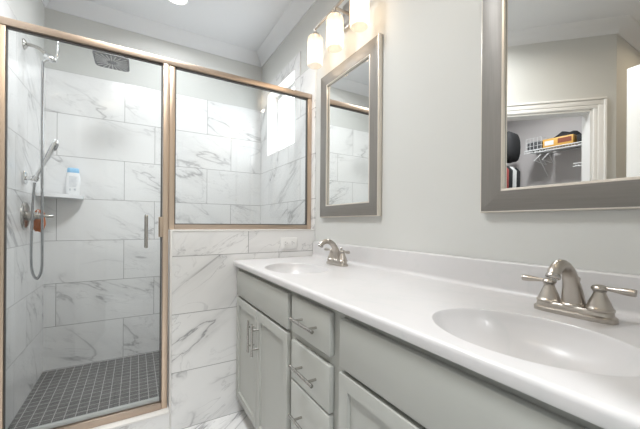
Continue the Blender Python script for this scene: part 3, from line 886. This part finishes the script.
bm = B(); tube(bm, pts, lerp_list([0.0095, 0.010, 0.0105, 0.0125, 0.0145, 0.0155, 0.0155, 0.011], len(pts)), 16)
wd = obj('wand', bm, M['chrome'], hs)
dW = (pts[-1] - pts[-8]).normalized(); nW = Vector((dW.z, 0, -dW.x))
bm = B(); q = pts[-8] + nW * 0.011
box_pts = []
lathe(bm, [(0.024, 0.001), (0.024, 0.006), (0.020, 0.008), (0, 0.008)], q, nW, 20, sx=1.0, sy=0.75, up=dW)
obj('spray_face', bm, M['head_grey'], wd)

vy, vz = 2.45, 1.160
va = thing('shower_valve', 'round brushed steel shower valve with a straight lever on the left shower wall', 'shower valve', (LW, vy, vz))
bm = B(); lathe(bm, [(0.084, 0), (0.084, 0.003), (0.078, 0.008), (0.060, 0.012), (0.034, 0.014), (0.030, 0.015)], (LW + 0.0003, vy, vz), (1, 0, 0), 36)
obj('escutcheon', bm, M['steel'], va)
bm = B(); lathe(bm, [(0.030, 0), (0.029, 0.030), (0.025, 0.034), (0.022, 0.036), (0.020, 0.055), (0.012, 0.060), (0.0095, 0.062), (0.0085, 0.116), (0.007, 0.119), (0, 0.120)], (LW + 0.013, vy, vz), (1, 0, 0), 24)
obj('lever', bm, M['steel'], va)
# orange bath sponge on a cord looped over the valve lever
sg = thing('bath_sponge', 'orange bath sponge hanging behind the shower valve lever', 'sponge', (-0.492, 2.475, 1.14))
bm = B(); t = bmesh.new(); bmesh.ops.create_icosphere(t, subdivisions=4, radius=1)
for v in t.verts:
    n = v.co.normalized(); k = 1 + 0.06 * math.sin(9 * n.x + 3) * math.sin(8 * n.z) + 0.05 * math.sin(13 * n.y + 7 * n.z)
    s = lambda a: math.copysign(abs(a) ** 0.75, a)
    v.co = Vector((-0.513 + 0.029 * s(n.x) * k, 2.512 + 0.025 * s(n.y) * k, 1.130 + 0.066 * s(n.z) * k))
merge(bm, t)
obj('foam', bm, M['orange'], sg)
bm = B(); tube(bm, curve_pts([(-0.511, 2.508, 1.185), (-0.508, 2.478, 1.192), (-0.505, 2.452, 1.192), (-0.505, 2.424, 1.165), (-0.507, 2.45, 1.1945), (-0.512, 2.504, 1.184)], 24), 0.0013, 6)
obj('cord', bm, M['white_cloth'], sg)

# ------------------------------------------------------------------ corner shelf and lotion bottle
SZ = 1.317
bm = B(); t = bmesh.new()
poly = [(LW + 0.0004, BK - 0.0004)] + [(LW + 0.0004 + 0.228 * math.sin(k / 16 * PI / 2), BK - 0.0004 - 0.228 * math.cos(k / 16 * PI / 2)) for k in range(17)]
prism(t, poly, SZ - 0.024, SZ, 'Z')
bmesh.ops.bevel(t, geom=[e for e in t.edges], offset=0.004, segments=2, affect='EDGES')
merge(bm, t)
tag(obj('corner_shelf', bm, M['shelf']), 'white quarter round shelf in the back left shower corner', 'shelf')
bx, by = -0.392, 2.820
bt = thing('lotion_bottle', 'white plastic bottle with a blue cap on the shower corner shelf', 'bottle', (bx, by, SZ))
rx = Vector((0.96, 0.28, 0)).normalized()
def obl(prof, n=36):
    bm = B(); rings = []
    ry = Vector((-rx.y, rx.x, 0))
    for hw, hd_, z in prof:
        rings.append([bm.verts.new(Vector((bx, by, SZ + z)) + rx * hw * math.copysign(abs(math.cos(2 * PI * k / n)) ** 0.7, math.cos(2 * PI * k / n)) + ry * hd_ * math.copysign(abs(math.sin(2 * PI * k / n)) ** 0.7, math.sin(2 * PI * k / n))) for k in range(n)])
    for a, b in zip(rings, rings[1:]):
        for k in range(n): bm.faces.new([a[k], a[(k + 1) % n], b[(k + 1) % n], b[k]])
    bm.faces.new(rings[0][::-1]); bm.faces.new(rings[-1])
    return bm
obj('body', obl([(0.033, 0.019, 0.0005), (0.036, 0.021, 0.004), (0.038, 0.023, 0.03), (0.042, 0.024, 0.08), (0.042, 0.024, 0.12), (0.038, 0.022, 0.148), (0.034, 0.020, 0.160)]), M['bottle'], bt)
obj('cap', obl([(0.0345, 0.0205, 0.1605), (0.0350, 0.021, 0.163), (0.0335, 0.020, 0.188), (0.030, 0.017, 0.194)]), M['cap_blue'], bt)
bm = B(); ry = Vector((rx.y, -rx.x, 0))
def patch(u0, u1, z0, z1):
    n = 6; a = []
    for i in range(n + 1):
        u = u0 + (u1 - u0) * i / n
        dpt = 0.0247 * (1 - (abs(u) / 0.0425) ** 2.86) ** 0.35
        a.append((Vector((bx, by, 0)) + rx * u + ry * dpt, z0, z1))
    for (p, za, zb), (q, _, _) in zip(a, a[1:]):
        bm.faces.new([bm.verts.new(x) for x in ((p.x, p.y, SZ + za), (q.x, q.y, SZ + za), (q.x, q.y, SZ + zb), (p.x, p.y, SZ + zb))])
for i in range(9):
    patch(-0.026, 0.022 - 0.008 * ((i * 7) % 3) / 2, 0.128 - i * 0.0085, 0.1305 - i * 0.0085)
patch(-0.024, -0.017, 0.03, 0.045); patch(0.0, 0.012, 0.033, 0.046)
obj('label_print', bm, M['print_grey'], bt)

# ------------------------------------------------------------------ closet contents (seen in the near mirror)
def wire_shelf(label, x0, x1, y0, y1, z, along):
    s = thing('wire_shelf', label, 'wire shelf', ((x0 + x1) / 2, (y0 + y1) / 2, z))
    bm = B(); rr = 0.0032
    if along == 'Y':
        for i in range(int((y1 - y0) / 0.028) + 1):
            y = y0 + i * 0.028; tube(bm, [(x0, y, z), (x1, y, z), (x1, y, z - 0.03)], 0.0019, 5)
        for x, zz in ((x0 + 0.01, z), ((x0 + x1) / 2, z - 0.004), (x1, z), (x1, z - 0.03)): tube(bm, [(x, y0, zz), (x, y1, zz)], rr * 1.5, 6)
    else:
        for i in range(int((x1 - x0) / 0.028) + 1):
            x = x0 + i * 0.028; tube(bm, [(x, y1, z), (x, y0, z), (x, y0, z - 0.03)], 0.0019, 5)
        for y, zz in ((y1 - 0.01, z), ((y0 + y1) / 2, z - 0.004), (y0, z), (y0, z - 0.03)): tube(bm, [(x0, y, zz), (x1, y, zz)], rr * 1.5, 6)
    obj('wire_deck', bm, M['wire'], s)
    ends = [((x1 - 0.01, y, z - 0.006), (x0 + 0.004, y, z - 0.28)) for y in (y0 + 0.15, y1 - 0.12)] if along == 'Y' else [((x, y0 + 0.01, z - 0.006), (x, y1 - 0.004, z - 0.28)) for x in (x0 + 0.2, x1 - 0.2)]
    for p, q in ends: obj('shelf_brace', tube(B(), [p, q], 0.005, 8), M['wire'], s)
    return s
CSZ = 2.022
wire_shelf('upper white wire shelf carrying boxes on the closet end wall', -2.33, -2.0, 1.05, 1.98, CSZ, 'Y')
wire_shelf('short white wire shelf lower on the closet end wall', -2.33, -2.02, 1.05, 1.49, 1.80, 'Y')
wire_shelf('white wire shelf over the hanging clothes in the closet', -2.10, -0.95, 2.20, 2.615, 1.99, 'X')

bx0 = -2.10
k = thing('game_carton', 'long yellow carton with a brown picture on the closet shelf', 'box', (bx0, 1.62, CSZ + 0.006))
obj('carton', box(B(), (-2.16, 1.490, CSZ + 0.0055), (-2.015, 1.785, CSZ + 0.105), 0.003), M['yellow'], k)
bm = B(); box(bm, (-2.0148, 1.505, CSZ + 0.035), (-2.0140, 1.635, CSZ + 0.088)); obj('printed_panel', bm, M['brown'], k)
bm = B(); box(bm, (-2.0148, 1.675, CSZ + 0.03), (-2.0140, 1.765, CSZ + 0.08), 0.0); obj('window_panel', bm, M['white_cloth'], k)
k = thing('storage_basket', 'grey wire basket with dark contents on the closet shelf', 'basket', (-2.12, 1.88, CSZ + 0.006))
bm = B()
for z in (0.012, 0.055, 0.10, 0.150):
    tube(bm, [(-2.27, 1.80, CSZ + z), (-2.015, 1.80, CSZ + z), (-2.015, 1.965, CSZ + z), (-2.27, 1.965, CSZ + z), (-2.27, 1.80, CSZ + z)], 0.003, 6)
for y in (1.80, 1.84, 1.88, 1.92, 1.965): tube(bm, [(-2.015, y, CSZ + 0.008), (-2.015, y, CSZ + 0.150)], 0.0022, 6)
obj('wire_cage', bm, M['wire'], k)
bm = B(); box(bm, (-2.26, 1.808, CSZ + 0.0075), (-2.022, 1.957, CSZ + 0.110), 0.012); obj('contents', bm, M['dark_grey'], k)
bm = B(); t = bmesh.new(); bmesh.ops.create_icosphere(t, subdivisions=3, radius=1)
for v in t.verts:
    n = v.co.normalized(); v.co = Vector((-2.243 + 0.07 * n.x, 1.64 + 0.15 * n.y, CSZ + 0.115 + 0.090 * n.z * (1 + 0.15 * math.sin(7 * n.y))))
merge(bm, t); tag(obj('handbag', bm, M['black']), 'black bag lying behind the yellow carton on the closet shelf', 'bag')
bm = B(); box(bm, (-2.20, 1.335, CSZ + 0.006), (-2.03, 1.470, CSZ + 0.10), 0.02)
k = obj('camera_case', bm, M['black']); tag(k, 'small black case at the end of the yellow carton on the shelf', 'case')
bm = B(); t = bmesh.new(); bmesh.ops.create_icosphere(t, subdivisions=3, radius=1)
for v in t.verts:
    n = v.co.normalized(); q = lambda a, p: math.copysign(abs(a) ** p, a)
    v.co = Vector((-1.90 + 0.15 * q(n.x, 0.7), 2.085 + 0.075 * q(n.y, 0.8), 2.085 + 0.19 * q(n.z, 0.75) * (1 + 0.05 * math.sin(6 * n.x + 4 * n.y))))
merge(bm, t)
bag = thing('backpack', 'black backpack hung from the shelf above the clothes', 'bag', (-1.90, 2.085, 1.9))
obj('body', bm, M['black'], bag)
bm = B(); tube(bm, curve_pts([(-1.90, 2.10, 2.262), (-1.90, 2.15, 2.20), (-1.90, 2.182, 2.05), (-1.90, 2.186, 1.985)], 16), 0.008, 8)
obj('strap', bm, M['black'], bag)

# empty hangers under the upper shelf
def hanger(label, y, x, z, hook=0.035):
    bm = B()
    tube(bm, curve_pts([(x, y, z + 0.012), (x + 0.012, y, z + 0.02), (x + 0.02, y, z + 0.008), (x + 0.008, y, z - 0.012), (x, y, z - 0.03)], 16), 0.0018, 6)
    tube(bm, [(x, y, z - 0.03), (x - 0.19, y + 0.02, z - 0.125), (x + 0.19, y - 0.02, z - 0.125), (x, y, z - 0.03)], 0.0026, 6)
    return tag(obj('clothes_hanger', bm, M['wire']), label, 'hanger', 'hangers under the closet shelf')
hanger('bare wire hanger on the upper closet shelf, left one', 1.80, -2.0, 1.985)
hanger('bare wire hanger on the upper closet shelf, right one', 1.72, -2.0, 1.985)
# clothes on a rod along the closet side wall
rod = B(); tube(rod, [(-2.08, 2.24, 1.945), (-0.97, 2.24, 1.945)], 0.008, 10)
for x in (-2.05, -1.0): tube(rod, [(x, 2.24, 1.945), (x, 2.24, 1.985)], 0.003, 6)
tag(obj('closet_rod', rod, M['wire']), 'white rod carrying the hanging clothes', 'rod')
CL = [('black', 'black garment hanging nearest the closet end wall'), ('white_cloth', 'white garment hanging between two black ones'), ('black', 'black garment hanging just left of the white one'),
      ('red', 'red garment hanging among the dark clothes'), ('dark_grey', 'charcoal garment hanging left of the red one'), ('black', 'black garment hanging last on the rod by the doorway')]
for i, (mname, lab) in enumerate(CL):
    gx = -1.95 + i * 0.085
    g = thing('hanging_garment', lab, 'clothes', (gx, 2.24, 1.0), 'clothes on the closet rod')
    bm = B(); rows_ = []
    for z, hw, th in ((1.885, 0.03, 0.014), (1.87, 0.09, 0.020), (1.835, 0.20, 0.026), (1.78, 0.245, 0.028), (1.5, 0.24, 0.026), (1.2, 0.25, 0.028), (1.02, 0.255, 0.024)):
        rows_.append([bm.verts.new((gx + th * math.sin(2 * PI * q / 24) * (1 + 0.3 * math.sin(q * 1.7 + z * 3)), 2.24 + hw * math.cos(2 * PI * q / 24), z)) for q in range(24)])
    for a, b in zip(rows_, rows_[1:]):
        for q in range(24): bm.faces.new([a[q], a[(q + 1) % 24], b[(q + 1) % 24], b[q]])
    bm.faces.new(rows_[0]); bm.faces.new(rows_[-1][::-1])
    obj('cloth', bm, M[mname], g)
    bm = B(); tube(bm, curve_pts([(gx, 2.235, 1.953), (gx, 2.247, 1.956), (gx, 2.252, 1.945), (gx, 2.243, 1.925), (gx, 2.24, 1.88)], 14), 0.0018, 6)
    obj('hook', bm, M['wire'], g)
